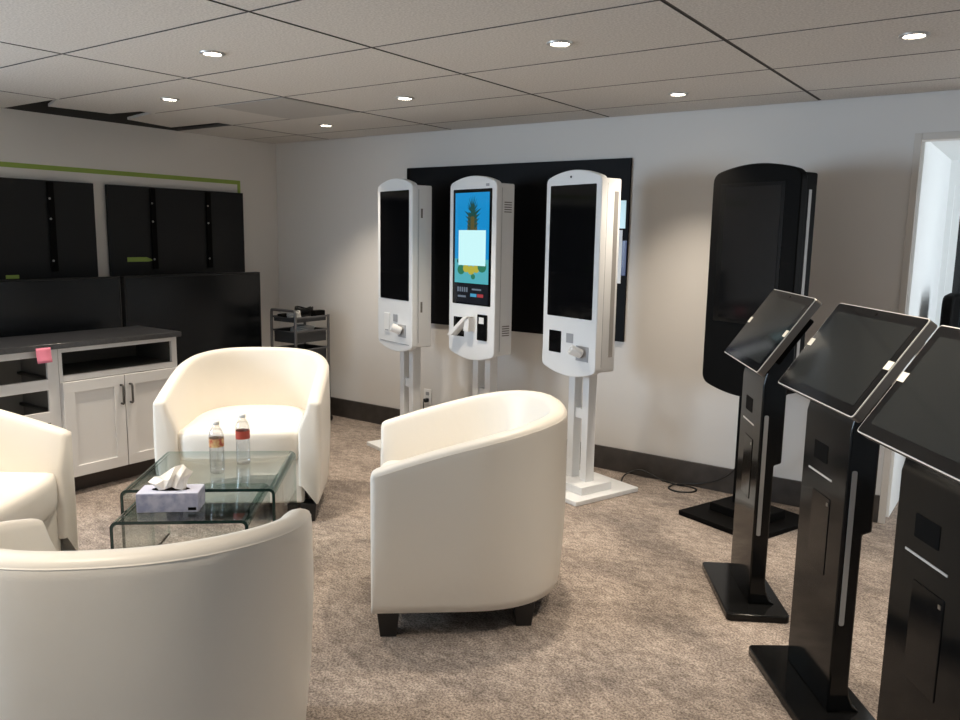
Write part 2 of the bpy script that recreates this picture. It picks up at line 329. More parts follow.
# ------------------------------------------------------------------ tub armchairs
CW, CD = 0.835, 0.77
def tub_chair(label):
    root = thing('tub_armchair', label, 'armchair', group='white leather tub armchairs')
    W2, D2, th = CW/2, CD/2, 0.105
    yb = D2 - 0.34
    def top(y):
        t_ = (D2 - y)/CD; return 0.642 + 0.176*(1-(1-min(1, max(0, t_)))**1.5)
    st = [(W2, D2, 0.018, 0.0), (W2, D2-.003, 0.009, 0.0), (W2, D2-.009, 0.003, 0.0), (W2, D2-.02, 0, 0)]
    st += [(W2, D2-.02-(D2-.02-yb)*k/6, 0, 0) for k in range(1, 7)]
    path = [(x, y, ins) for x, y, ins, _ in st]
    norm = [(-1, 0)]*len(path)
    b = D2 + yb
    pe = 2.35                                                       # super-ellipse back
    for k in range(1, 25):
        a = PI*k/48
        x = W2*abs(math.cos(a))**(2/pe); y = yb - b*abs(math.sin(a))**(2/pe)
        nx = -(abs(x)/W2)**(pe-1)/W2; ny = ((yb-y)/b)**(pe-1)/b; l = math.hypot(nx, ny)
        path.append((x, y, 0)); norm.append((nx/l, ny/l))
    half = len(path)-1
    path += [(-x, y, i) for x, y, i in path[:half][::-1]]; norm += [(-a, b_) for a, b_ in norm[:half][::-1]]
    rows = []; pipe = []; pipe2 = []
    for (x, y, ins), (nx, ny) in zip(path, norm):
        h = top(y)
        tp, lo = 0.070, 0.118
        sec = [(0.030, 0.100), (0.018, 0.105), (0.010, 0.14), (0.002, 0.28), (-0.004, 0.42), (-0.001, h-.045), (0.001, h-.020), (0.007, h-.007), (0.018, h),
               (tp*.5, h+.003), (tp-.016, h), (tp-.006, h-.007), (tp, h-.022), (tp+.010, h-.06), (lo, 0.49), (lo, 0.34), (lo, 0.20)]
        row = []
        for off, z in sec:
            if ins: off = max(off, ins) if off < .034 else off-ins; z = min(z, h-ins); z = max(z, 0.10+ins*.5)
            row.append((x + nx*off, y + ny*off, z))
        rows.append(row)
        if not ins: pipe.append((x + nx*0.004, y + ny*0.004, h-.020))
    m = MB(); V = m.grid(rows)
    m.bm.faces.new(V[0]); m.bm.faces.new(V[-1][::-1])
    # underside
    o = m.build('shell', M['leather'], root, smooth=True, angle=60)
    MB().tube(pipe, 0.0038, 6).build('piping', M['leather'], root, smooth=True)
    # front apron under the seat
    MB().box(-W2+th-.01, W2-th+.01, D2-.075, D2-.028, 0.10, 0.338).build('front_apron', M['leather'], root, bevel=0.012)
    # seat base (hidden under the cushion) closes the body
    inner = [(x + nx*(th-.02), y + ny*(th-.02)) for (x, y, i), (nx, ny) in zip(path, norm) if y < D2-.08]
    MB().prism(inner, 0.095, 0.310, 'z').build('seat_base', M['leg'], root)
    # cushion: D-shaped, rounded all round, front bulging a little beyond the arms
    outl = [(x + nx*(th+.008), y + ny*(th+.008)) for (x, y, i), (nx, ny) in zip(path, norm) if y < D2-.025]
    xf = outl[0][0]
    front = [(-xf + 2*xf*k/14, D2 - .022 + 0.040*(1-(abs(2*k/14-1))**3.6)) for k in range(15)]
    ring = outl + front
    cx, cy = 0, 0.02
    m = MB(); rws = []
    for sc_, z in ((0.93, .330), (0.975, .335), (0.995, .352), (1.0, .39), (1.0, .445), (0.992, .470), (0.970, .486), (0.92, .494), (0.80, .499), (0.5, .503), (0.2, .505)):
        rws.append([(cx + (x-cx)*sc_, cy + (y-cy)*sc_, z) for x, y in ring])
    V = m.grid(rws, closed_u=True); m.bm.faces.new(V[0][::-1]); m.bm.faces.new(V[-1])
    m.build('seat_cushion', M['leather_seat'], root, smooth=True, angle=70)
    for sx in (-1, 1):
        for sy in (-1, 1):
            lx, ly = sx*(W2-.072 if sy > 0 else W2-.135), sy*(D2-.062 if sy > 0 else D2-.19)
            m = MB(); q = 0.036
            A = [m.bm.verts.new((lx+a*q*.85, ly+b_*q*.85, 0)) for a, b_ in ((-1,-1),(1,-1),(1,1),(-1,1))]
            B = [m.bm.verts.new((lx+a*q*1.15, ly+b_*q*1.15, 0.1)) for a, b_ in ((-1,-1),(1,-1),(1,1),(-1,1))]
            m.bm.faces.new(A[::-1]); m.bm.faces.new(B)
            for k in range(4): m.bm.faces.new((A[k], A[(k+1) % 4], B[(k+1) % 4], B[k]))
            m.build('leg', M['leg'], root, bevel=0.003)
    return root
def seat(front_c, f):
    n = math.hypot(*f); fx, fy = f[0]/n, f[1]/n
    return (front_c[0]-fx*CD/2, front_c[1]-fy*CD/2, 0), math.atan2(fy, fx)-PI/2
ch = tub_chair('white leather tub armchair seen from its side, alone in the middle of the carpet')
p_, r_ = seat((3.214, -2.267), (-.772, -.636)); ch.location = p_; ch.rotation_euler.z = r_
p_, r_ = seat((2.11, -2.10), (.63, -.77)); dup(ch, p_, r_, 'white leather tub armchair facing the camera behind the glass table')
p_, r_ = seat((3.288, -3.258), (-.70, .71)); dup(ch, p_, r_, 'nearest white leather tub armchair, its back turned to the camera')
p_, r_ = seat((2.29, -3.24), (.817, .576)); dup(ch, p_, r_, 'white leather tub armchair at the left edge, in front of the cabinets')

# ------------------------------------------------------------------ nesting glass tables
def glass_table(label, c, ang, w_, d_, h_):
    root = thing('glass_table', label, 'coffee table', (c[0], c[1], 0), ang, 'nesting bent glass tables')
    tck, R_ = 0.013, 0.028
    def prof(off):
        pts = [(-w_/2+off, 0)]
        r = R_-off
        for k in range(7):
            a = PI - PI/2*k/6; pts.append((-w_/2+R_ + r*math.cos(a), h_-R_ + r*math.sin(a)))
        for k in range(7):
            a = PI/2 - PI/2*k/6; pts.append((w_/2-R_ + r*math.cos(a), h_-R_ + r*math.sin(a)))
        pts.append((w_/2-off, 0)); return pts
    o, i = prof(0), prof(tck); m = MB(); y0, y1 = -d_/2, d_/2
    vo = [[m.bm.verts.new((x, y, z)) for x, z in o] for y in (y0, y1)]; vi = [[m.bm.verts.new((x, y, z)) for x, z in i] for y in (y0, y1)]
    nn = len(o)-1
    def mi_(k): return 2 if k in (0, nn-1) else (0 if k == nn//2 else 3)
    for k in range(nn):
        m.bm.faces.new((vo[0][k], vo[0][k+1], vo[1][k+1], vo[1][k])).material_index = mi_(k)
        m.bm.faces.new((vi[0][k], vi[1][k], vi[1][k+1], vi[0][k+1])).material_index = mi_(k)
        for e in (0, 1): m.bm.faces.new((vo[e][k], vi[e][k], vi[e][k+1], vo[e][k+1])).material_index = (1, 4)[e]
    for k in (0, -1): m.bm.faces.new((vo[0][k], vo[1][k], vi[1][k], vi[0][k])).material_index = 1
    m.build('bent_glass_top', [M['glass'], M['glassedge'], M['glassside'], M['glassbend'], M['glassback']], root, smooth=True)
    return root
TA = math.radians(40)
dv = Vector((math.sin(TA), -math.cos(TA), 0))
glass_table('larger bent glass table with two water bottles standing on it', (2.369, -2.426), TA, 0.635, 0.60, 0.42)
fc = Vector((2.697, -2.840, 0)); cc = fc - dv*0.24
glass_table('smaller bent glass table pulled out underneath, holding the tissue box', (cc.x, cc.y), TA, 0.530, 0.48, 0.365)

def bottle(label, x, y, z, lab_mat, ang):
    root = thing('water_bottle', label, 'bottle', (x, y, z), ang, 'water bottles on the glass table')
    prof = [(0.020, 0.0), (0.029, 0.004), (0.031, 0.015)]
    for k in range(6): prof += [(0.0315, 0.022+k*.014), (0.0290, 0.029+k*.014)]
    prof += [(0.0315, 0.108), (0.0305, 0.112), (0.0305, 0.150), (0.0315, 0.154), (0.0300, 0.166), (0.024, 0.182), (0.0155, 0.194), (0.0125, 0.199), (0.0125, 0.206)]
    prof = [(r*1.04, z_*1.09) for r, z_ in prof]
    MB().lathe(prof, 24).build('bottle_body', M['pet'], root, smooth=True, angle=80)
    MB().lathe([(r*0.93, zz+.0015) for r, zz in prof if zz < 0.202], 24).build('water', M['water'], root, smooth=True, angle=80)
    m = MB(); m.lathe([(0.0326, 0.124), (0.0326, 0.162)], 24, cap=False); m.build('paper_label', lab_mat, root, smooth=True)
    MB().lathe([(0.0145, 0.222), (0.0152, 0.224), (0.0152, 0.235), (0.0135, 0.238)], 20).build('cap', M['cap'], root, smooth=True)
    return root
bottle('clear water bottle with a red and yellow label, nearer the tissue box', 2.432, -2.462, 0.4205, M['labelmix'], 0.3)
bottle('clear water bottle with a plain red label, nearer the back armchair', 2.407, -2.299, 0.4205, M['labelred'], 0)

a2 = math.radians(41.5)
bx = Vector((2.571, -2.803, 0)) + Vector((-math.sin(a2), math.cos(a2), 0))*0.050
tb = thing('tissue_box', 'blue-grey tissue box with a white tissue on the lower glass table', 'tissue box', (bx.x, bx.y, 0.3655), a2)
MB().box(-.121, .121, -.060, .060, 0, .078).build('carton', M['tissuebox'], tb, bevel=0.002)
MB().box(-.1195, .1195, -.0585, .0585, .0775, .0795).build('lid_panel', M['tissuetop'], tb)
m = MB(); m.prism([(0.075*math.cos(2*PI*k/24), 0.026*math.sin(2*PI*k/24)) for k in range(24)], .0796, .0803, 'z'); m.build('opening', M['blackmatte'], tb)
MB().box(.080, .112, -.0612, -.0602, .008, .020).build('printed_mark', M['blackmatte'], tb)
# crumpled tissue: a folded wedge of paper with a ragged upper edge
m = MB()
edge = [(-.052, 0, .0797), (-.088, -.006, .112), (-.066, .006, .130), (-.038, -.004, .136), (-.004, .008, .158), (.022, -.004, .176), (.052, .004, .182), (.066, -.004, .170), (.090, .004, .150), (.070, -.002, .120), (.060, 0, .0797)]
E = [m.bm.verts.new(p) for p in edge]
for sy in (-1, 1):
    inn = [(-.042, sy*.020, .0797), (-.050, sy*.030, .108), (-.022, sy*.016, .122), (.004, sy*.034, .128), (.026, sy*.015, .146), (.048, sy*.030, .140), (.060, sy*.018, .132), (.050, sy*.020, .0797)]
    I = [m.bm.verts.new(p) for p in inn]
    mid = [m.bm.verts.new(p) for p in ((-.018, sy*.024, .085), (.006, sy*.010, .090), (.024, sy*.026, .088))]
    def T(*v): m.bm.faces.new(v)
    T(E[0], E[1], I[1]); T(E[0], I[1], I[0]); T(E[1], E[2], I[1]); T(E[2], E[3], I[2]); T(E[2], I[2], I[1]); T(E[3], E[4], I[2]); T(E[4], I[3], I[2]); T(E[4], E[5], I[3]); T(E[5], I[4], I[3])
    T(E[5], E[6], I[4]); T(E[6], E[7], I[5]); T(E[6], I[5], I[4]); T(E[7], E[8], I[6]); T(E[7], I[6], I[5]); T(E[8], E[9], I[6]); T(E[9], E[10], I[7]); T(E[9], I[7], I[6])
    T(I[0], I[1], mid[0]); T(I[1], I[2], mid[0]); T(I[2], I[3], mid[0]); T(mid[0], I[3], mid[1]); T(I[3], I[4], mid[1]); T(mid[1], I[4], mid[2]); T(I[4], I[5], mid[2]); T(I[5], I[6], mid[2]); T(I[6], I[7], mid[2])
m.build('tissue', M['tissue'], tb)

# ------------------------------------------------------------------ self-order kiosks
KC_W = 0.451
def arch(w_, zb, zt, up, dn, r=0.03):
    """rounded panel with a bowed top and bottom"""
    h = w_/2; n = 18
    def zt_(x): return zt + up*(1-(x/h)**2)
    def zb_(x): return zb - dn*(1-(x/h)**2)
    def bez(a, c, b): return [((1-t)**2*a[0]+2*t*(1-t)*c[0]+t*t*b[0], (1-t)**2*a[1]+2*t*(1-t)*c[1]+t*t*b[1]) for t in (k/6 for k in range(7))]
    hx = h-r
    pts = bez((h, zt-r), (h, zt+.002), (hx, zt_(hx)))
    pts += [(hx*(1-2*k/n), zt_(hx*(1-2*k/n))) for k in range(1, n)]
    pts += bez((-hx, zt_(hx)), (-h, zt+.002), (-h, zt-r))
    pts += bez((-h, zb+r), (-h, zb-.002), (-hx, zb_(hx)))
    pts += [(-hx*(1-2*k/n), zb_(hx*(1-2*k/n))) for k in range(1, n)]
    pts += bez((hx, zb_(hx)), (h, zb-.002), (h, zb+r))
    return pts
def kiosk_stand(root, m_, w_, bd0, bd1, pxs):
    MB().box(-w_/2, w_/2, bd0, bd1, 0, 0.028).build('base_plate', m_, root, bevel=0.004)
    MB().box(-0.155, 0.155, 0.0, 0.24, 0.028, 0.075).build('plinth', m_, root, bevel=0.004)
    for x in pxs: MB().box(x-.026, x+.026, 0.095, 0.160, 0.075, 0.80).build('post', m_, root, bevel=0.004)
    MB().box(pxs[0]+.026, pxs[1]-.026, 0.11, 0.145, 0.44, 0.50).build('cross_bar', m_, root, bevel=0.002)
def kiosk_body(root, m_, w_, zb, zt, dsh, dtot, up=.045, dn=.045, r=.028):
    MB().prism(arch(w_, zb, zt, up, dn, r), 0, dsh, 'y').build('front_shell', m_, root, bevel=0.006, seg=3)
    MB().prism(rounded(-w_/2+.014, w_/2-.014, zb-.002, zt-.004, .012, 3), dsh, dtot, 'y').build('rear_housing', m_, root, bevel=0.003)
    for sx in (-1, 1): MB().box(min(sx*(w_/2-.0145), sx*(w_/2-.0137)), max(sx*(w_/2-.0145), sx*(w_/2-.0137)), dsh+.012, dsh+.0155, zb+.03, zt-.03).build('seam', M['grey'], root)
GK = 'white self service kiosks'
def scanner(root, x, z):
    r = MB(); n = 18
    # tilted ring shaped hand-scanner nose over a grey recess
    p = root
    MB().box(x-.005, x+.095, -.004, -.0005, z-.055, z+.03).build('recess', M['grey'], p, bevel=0.002)
    s = MB(); mt = Matrix.Translation((x+.03, -.035, z)) @ Matrix.Rotation(math.radians(62), 4, 'X') @ Matrix.Rotation(math.radians(-28), 4, 'Y')
    rows = [[tuple(mt @ Vector((rr*1.5*math.cos(2*PI*k/n), rr*math.sin(2*PI*k/n), zz))) for k in range(n)] for rr, zz in ((.020, -.035), (.026, -.03), (.028, .03), (.026, .036), (.019, .036), (.017, .02), (.010, .018))]
    V = s.grid(rows, closed_u=True); s.bm.faces.new(V[0][::-1]); s.bm.faces.new(V[-1])
    s.build('scanner', M['white2'], p, smooth=True)
def mk_kiosk(label, loc, yaw, kind):
    root = thing('self_service_kiosk', label, 'kiosk', (loc[0], loc[1], 0), yaw, GK)
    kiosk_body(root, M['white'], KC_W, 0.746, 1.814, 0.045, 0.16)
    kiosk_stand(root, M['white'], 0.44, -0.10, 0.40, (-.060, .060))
    zb = 1.040 if kind == 'pay' else 1.056
    sc = MB().prism(rounded(-.187, .187, zb, 1.778, .006), -.002, .001, 'y').build('screen', M['glassblk'], root)
    h = KC_W/2
    if kind == 'scan':
        MB().prism(rounded(-.130, -.062, .825, .957, .006), -.005, .001, 'y').build('printer_cover', M['white2'], root, bevel=.001)
        MB().box(-.118, -.074, -.006, -.004, .835, .842).build('receipt_slot', M['grey'], root)
        MB().box(-.012, .042, -.003, .001, .905, .955).build('reader_window', M['grey'], root)
        scanner(root, .055, .862)
        MB().box(-.195, .190, -.002, .001, .759, .764).build('seam', M['grey'], root)
        for z0, z1 in ((1.60, 1.66), (.98, 1.05)): MB().box(h-.016, h-.0135, .075, .09, z0, z1).build('hinge', M['vent'], root)
    elif kind == 'pay':
        MB().prism(rounded(-.163, -.060, .829, .955, .004), -.003, .001, 'y').build('card_window', M['glassblk'], root)
        MB().box(-.014, .042, -.003, .001, .896, .950).build('reader_window', M['grey'], root)
        scanner(root, .075, .858)
        cb = MB(); cb.lathe([(.006, 0), (.006, .003)], 14); o = cb.build('camera_dot', M['blackmatte'], root, (-.018, -.001, 1.822)); o.rotation_euler.x = PI/2
        MB().box(h-.0155, h-.0125, .112, .142, .83, 1.74).build('side_groove', M['led'], root)
    else:
        MB().prism(rounded(-.171, -.066, .845, .970, .004), -.003, .001, 'y').build('receipt_window', M['glassblk'], root)
        MB().prism(rounded(.072, .162, .838, 1.002, .006), -.010, .001, 'y').build('pin_pad', M['blackgloss'], root, bevel=.002)
        MB().box(.092, .138, -.0125, -.010, .945, .985).build('pin_pad_mark', M['white2'], root)
        m = MB(); m.prism([(-.004, .985), (.034, .985), (-.128, .850), (-.174, .850)], -.060, -.003, 'y'); m.prism([(-.004, .960), (.036, .975), (.036, .890), (-.02, .890)], -.05, -.001, 'y')
        m.build('chute', M['white2'], root, bevel=.003)
        MB().box(.128, .158, -.0015, .001, 1.792, 1.808).build('maker_mark', M['grey'], root)
        for z0 in (1.635, 0.870):
            v_ = MB()
            for k in range(5): v_.box(h-.0155, h-.0128, .078, .138, z0+k*.0145, z0+k*.0145+.006)
            v_.build('vent_slots', M['vent'], root)
        # picture on the lit screen
        y = -.0026; m = MB()
        def q(x0, x1, z0, z1, mi, dy=0): m.box(x0, x1, y-dy-.0006, y-dy, z0, z1, mi)
        q(-.165, .165, 1.192, 1.757, 0)
        q(-.165, .165, 1.192, 1.345, 2, .0004)
        for k, (bx_, bz, rr, mi) in enumerate(((-.10, 1.275, .036, 6), (-.05, 1.285, .03, 5), (.0, 1.275, .034, 5), (.05, 1.285, .03, 5), (.105, 1.30, .042, 6), (.02, 1.235, .02, 6), (-.12, 1.33, .02, 3))):
            m.prism([(bx_ + rr*math.cos(2*PI*t_/14), bz + rr*.85*math.sin(2*PI*t_/14)) for t_ in range(14)], y-.0018-.0001*k, y-.0010, 'y', mi)
        m.prism([(-.045, 1.50), (.055, 1.50), (.045, 1.63), (-.035, 1.63)], y-.0014, y-.0006, 'y', 4)
        for k in range(13):                                     # crown of pineapple leaves
            a = math.radians(90 + (k-6)*12); L = .125 - abs(k-6)*.008; bx_, bz = .008 + (k-6)*.004, 1.615 + .004*(k % 3)
            tx, tz = bx_ + L*math.cos(a), bz + L*math.sin(a); px, pz = -math.sin(a)*.010, math.cos(a)*.010
            m.prism([(bx_-px, bz-pz), (tx, tz), (bx_+px, bz+pz)], y-.0020-.00005*k, y-.0014, 'y', 3)
        for k in range(8):
            sx = 1 if k % 2 else -1
            m.prism([(.008+sx*.02, 1.52+k*.013), (.008+sx*(.055+.004*k), 1.555+k*.015), (.008+sx*.02, 1.545+k*.013)], y-.0024-.00003*k, y-.0016, 'y', 3)
        q(-.125, .138, 1.305, 1.525, 1, .0026)
        q(-.165, .165, 1.066, 1.188, 7)
        for k in range(5): q(-.135+k*.022, -.121+k*.022, 1.135, 1.165, 8, .0005)
        q(-.13, -.05, 1.10, 1.112, 8, .0005); q(.01, .10, 1.150, 1.160, 8, .0005)
        q(-.005, .055, 1.108, 1.128, 9, .0005); q(.062, .12, 1.108, 1.128, 10, .0005)
        m.build('screen_image', [M[k] for k in ('s_blue', 's_pop', 's_teal', 's_leaf', 's_bark', 's_yellow', 's_green', 's_dark', 's_ui', 's_cyan', 's_red')], sc)
    return root
mk_kiosk('leftmost white kiosk with a dark screen and a white scanner', (1.773, -.521), -.315, 'scan')
mk_kiosk('white kiosk with a lit blue pineapple picture on its screen', (2.401, -.500), -.246, 'lit')
mk_kiosk('rightmost white kiosk, dark screen, whole stand and base in view', (3.181, -.627), -.329, 'pay')

bk = thing('self_service_kiosk', 'tall black kiosk on a black stepped base by the wall', 'kiosk', (4.141, -.504, 0), -.345)
kiosk_body(bk, M['blacksatin'], .518, .735, 1.822, .05, .15, .046, .05, .045)
MB().prism(rounded(-.207, .175, 1.066, 1.775, .006), -.002, .001, 'y').build('screen_frame', M['blackgloss'], bk)
MB().prism(rounded(-.172, .155, 1.085, 1.757, .003), -.0035, -.0015, 'y').build('screen', M['glassblk'], bk)
MB().box(.2435, .2465, .085, .108, .85, 1.735).build('side_strip', M['led'], bk)
kiosk_stand(bk, M['blacksatin'], .49, -.145, .36, (-.055, .055))

# ------------------------------------------------------------------ three slanted-screen stands
def tablet_stand(label, loc, yaw):
    root = thing('touchscreen_stand', label, 'kiosk', (loc[0], loc[1], 0), yaw, 'black stands with slanted screens')
    MB().prism(rounded(-.26, .26, 0, .245, .02), 0, .030, 'z').build('base_plate', M['blackgloss'], root, bevel=.004)
    # column: side outline in (depth, height), flares into the base at the back
    side = [(.105, .030), (.105, .930), (.125, 1.02), (.150, 1.085), (.215, 1.115), (.215, 1.00), (.196, .93), (.196, .62), (.168, .61), (.168, .12), (.174, .08), (.188, .05), (.212, .030)]
    MB().prism(side, -.160, .160, 'x').build('column', M['blackgloss'], root, bevel=.006)
    MB().prism(rounded(-.075, .022, .792, .850, .003), .1035, .106, 'y').build('scanner_window', M['blackmatte'], root)
    MB().box(-.105, .064, .1030, .106, .747, .753).build('card_slot', M['silver'], root)
    dr = MB().prism(rounded(-.062, .064, .44, .690, .006), .1025, .106, 'y').build('service_door', M['blackgloss'], root, bevel=.0015)
    MB().box(.046, .056, .1008, .103, .665, .675).build('door_lock', M['steel'], dr)
    for sx in (-1, 1): MB().prism(rounded(.118, .134, .320, .812, .006), sx*.1585, sx*.1615, 'x').build('light_strip', M['led'], root)
    # screen, tilted back 55 degrees from the horizontal
    tl = .965; S = Matrix.Translation((0, .045, 1.0)) @ Matrix.Rotation(tl, 4, 'X')      # local: x right, y up the screen, z out of it
    w_, h_ = .552, .342
    sc = MB().prism(rounded(-w_/2, w_/2, 0, h_, .012), -.030, -.003, 'z', mtx=S).build('screen_frame', M['frame'], root, bevel=.002)
    MB().prism(rounded(-w_/2-.0004, w_/2+.0004, -.0004, h_+.0004, .012), -.003, 0, 'z', mtx=S).build('front_rim', M['silver'], sc)
    MB().prism(rounded(-w_/2+.003, w_/2-.003, .003, h_-.003, .009), -.002, .0012, 'z', mtx=S).build('bezel_glass', M['glassblk'], sc)
    MB().prism(rounded(-w_/2+.034, w_/2-.034, .034, h_-.034, .002), .0012, .0018, 'z', mtx=S).build('display', M['lcd'], sc)
    MB().prism([(.005*math.cos(2*PI*k/12), h_-.018+.005*math.sin(2*PI*k/12)) for k in range(12)], .0012, .0016, 'z', mtx=S).build('camera_dot', M['blacksatin'], sc)
    for sx in (-1, 1):
        MB().box(sx*(w_/2-.018)-.016, sx*(w_/2-.018)+.016, h_*.52-.014, h_*.52+.014, .0019, .0024, mtx=S).build('sticker', M['sticker'], sc)
    MB().box(-.17, .17, .075, .285, -.085, -.0285, mtx=S).build('mounting_box', M['blackmatte'], root, bevel=.006)
    return root
s1 = tablet_stand('farthest black slanted-screen stand, just in front of the tall black kiosk', (4.347, -1.396), -1.035)
dup(s1, (4.771, -2.024, 0), -.945, 'middle black slanted-screen stand, whole screen in view')
dup(s1, (5.140, -2.630, 0), -.925, 'nearest black slanted-screen stand, cut by the right edge')

# ------------------------------------------------------------------ black panel on the back wall, papers
bp = thing('wall_panel', 'wide black display panel on the back wall behind the white kiosks', 'panel', (2.347, 0, 1.42))
MB().box(-.892, .892, -.018, 0, -.575, .555).build('panel_board', M['panelblk'], bp, bevel=.002)
MB().box(-.892, -.862, -.0215, -.0185, -.570, .550).build('edge_strip', M['blacksatin'], bp)
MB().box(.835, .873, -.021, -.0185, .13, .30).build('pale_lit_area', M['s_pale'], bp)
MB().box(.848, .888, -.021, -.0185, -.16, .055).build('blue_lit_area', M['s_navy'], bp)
m = MB(); m.box(-.035, .035, -.002, 0, -.165, .165)
# paper sheet taped on the panel just behind the right kiosk
o = m.build('paper_sheet', M['white2']); o.location = (3.170, -.0212, 1.375)
tag(o, 'white paper strip on the black panel behind the rightmost white kiosk', 'paper')

ol = thing('wall_outlet', 'white wall outlet behind the leftmost white kiosk stand', 'outlet', (1.650, 0, .285))
MB().prism(rounded(-.036, .036, -.058, .058, .006), -.006, 0, 'y').build('cover_plate', M['white2'], ol, bevel=.001)
for z in (-.024, .024): MB().prism(rounded(-.016, .016, z-.013, z+.013, .005), -.0075, -.006, 'y').build('socket', M['grey'], ol)
pc = thing('plug_cord', 'black plug and cord in the wall outlet', 'cord', (1.650, -.0075, .26))
MB().prism(rounded(-.014, .014, -.014, .014, .005), -.035, 0, 'y').build('plug', M['cable'], pc, bevel=.003)
MB().tube([(0, -.030, 0), (.004, -.05, -.01), (.012, -.060, -.05), (.03, -.062, -.11), (.06, -.068, -.18), (.11, -.08, -.236), (.18, -.11, -.2555), (.3, -.13, -.2555)], .0045, 8).build('cord', M['cable'], pc, smooth=True)
def smooth_path(P, n=8):
    P = [Vector(p) for p in P]; out = []
    for i in range(len(P)-1):
        a, b, c, d = P[max(i-1, 0)], P[i], P[i+1], P[min(i+2, len(P)-1)]
        for k in range(n):
            t_ = k/n; out.append(0.5*((2*b) + (c-a)*t_ + (2*a-5*b+4*c-d)*t_*t_ + (3*b-a-3*c+d)*t_**3))
    return out + [P[-1]]
cz = .005
P = [(3.36, -.215, cz), (3.325, -.12, cz), (3.335, -.065, .020), (3.40, -.035, .045), (3.47, -.03, .03), (3.56, -.04, .008), (3.66, -.055, cz), (3.74, -.05, cz), (3.79, -.085, cz), (3.775, -.150, cz), (3.70, -.185, cz),
     (3.64, -.150, cz), (3.65, -.085, .012), (3.72, -.050, .02), (3.82, -.055, .045), (3.93, -.10, .10), (4.03, -.19, .19), (4.095, -.27, .30), (4.128, -.318, .40)]
tag(MB().tube(smooth_path(P), .0048, 8).build('extension_cable', M['cable'], smooth=True), 'black power cable looped on the carpet, rising to the tall black kiosk', 'cable')

# ------------------------------------------------------------------ displays on the left wall
def wall_tv(label, y0, y1, rails):
    root = thing('wall_display', label, 'display', (0, (y0+y1)/2, 1.485), 0, 'black displays hung on the left wall')
    hw = (y1-y0)/2
    MB().box(.020, .050, -hw, hw, -.315, .315).build('display_back', M['tvback'], root, bevel=.003)
    MB().box(0, .020, -hw*.5, hw*.5, -.1, .1).build('wall_mount', M['blackmatte'], root)
    for ry in rails:
        rl = MB().box(.050, .066, ry-.020, ry+.020, -.27, .305).build('mount_rail', M['blacksatin'], root, bevel=.002)
        for z in (-.20, .07, .20):
            b_ = MB().lathe([(.007, 0), (.007, .004), (.004, .006)], 10).build('screw', M['steel'], rl, (.066, ry-.012, z)); b_.rotation_euler.y = PI/2
    return root
wall_tv('black display hung on the left wall, cut by the picture edge', -2.76, -1.627, (.27, -.22))
wall_tv('black display hung on the left wall nearest the corner', -1.532, -.390, (-.235, .235))
def low_tv(label, y0, y1):
    root = thing('floor_display', label, 'display', (.35, (y0+y1)/2, 0), 0, 'large dark displays behind the cabinets')
    hw = (y1-y0)/2
    MB().box(-.05, 0, -hw, hw, .50, 1.185).build('display_case', M['tvback'], root, bevel=.003)
    MB().box(0, .0015, -hw+.012, hw-.012, .525, 1.173).build('screen', M['tvglass'], root)
    for sy in (-1, 1):
        MB().box(-.045, -.010, sy*.40-.03, sy*.40+.03, .03, .50).build('stand_leg', M['blackmatte'], root)
        MB().box(-.20, .14, sy*.40-.03, sy*.40+.03, 0, .03).build('stand_foot', M['blackmatte'], root)
low_tv('large dark glossy display behind the cabinet, its right edge by the cart', -1.622, -.486)
low_tv('large dark glossy display behind the cabinet, cut by the left edge', -2.775, -1.650)

m = MB().box(0, .002, -3.2, -.377, 1.868, 1.899).box(0, .002, -.405, -.377, 1.80, 1.868)
tag(m.build('painters_tape', M['green']), 'long strip of green tape on the left wall above the displays', 'tape')
m = MB().box(0, .002, -.04, .04, -.012, .012); o = m.build('painters_tape', M['green']); o.location = (.0665-.016, -2.19, 1.187)
tag(o, 'short green tape piece at the bottom of the left hung display', 'tape')
m = MB().prism([(-.10, -.016), (.06, -.016), (.11, -.008), (.05, .016), (-.10, .016)], 0, .002, 'x'); o = m.build('painters_tape', M['green']); o.location = (.0505, -1.31, 1.285)
tag(o, 'green tape piece low on the hung display nearest the corner', 'tape')

# ------------------------------------------------------------------ cabinets and worktop
XF = 1.0
def cab_box(mb, y0, y1):
    mb.box(.60, XF-.02, y0, y0+.018, .10, .845).box(.60, XF-.02, y1-.018, y1, .10, .845).box(.60, .612, y0+.018, y1-.018, .10, .845).box(.612, XF-.02, y0+.018, y1-.018, .10, .118)
cb = thing('base_cabinet', 'white base cabinet with two panel doors under an open slot', 'cabinet', (0, 0, 0), 0, 'white base cabinets under the dark worktop')
y0, y1 = -2.415, -1.683
m = MB(); cab_box(m, y0, y1)
m.box(XF-.02, XF, y0, y0+.02, .10, .845).box(XF-.02, XF, y1-.035, y1, .10, .845).box(XF-.02, XF, y0+.02, y1-.035, .818, .845).box(XF-.02, XF, y0+.02, y1-.035, .655, .688).box(.612, XF-.02, y0+.018, y1-.018, .655, .672)
m.build('carcass', M['cab'], cb, bevel=.001)
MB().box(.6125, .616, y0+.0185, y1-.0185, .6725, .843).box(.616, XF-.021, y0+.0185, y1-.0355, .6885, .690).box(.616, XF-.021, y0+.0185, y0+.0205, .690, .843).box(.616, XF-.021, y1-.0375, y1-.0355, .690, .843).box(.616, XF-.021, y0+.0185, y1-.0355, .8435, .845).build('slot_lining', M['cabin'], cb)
MB().box(.62, XF-.07, y0, y1, 0, .10).build('toe_kick', M['toe'], cb)
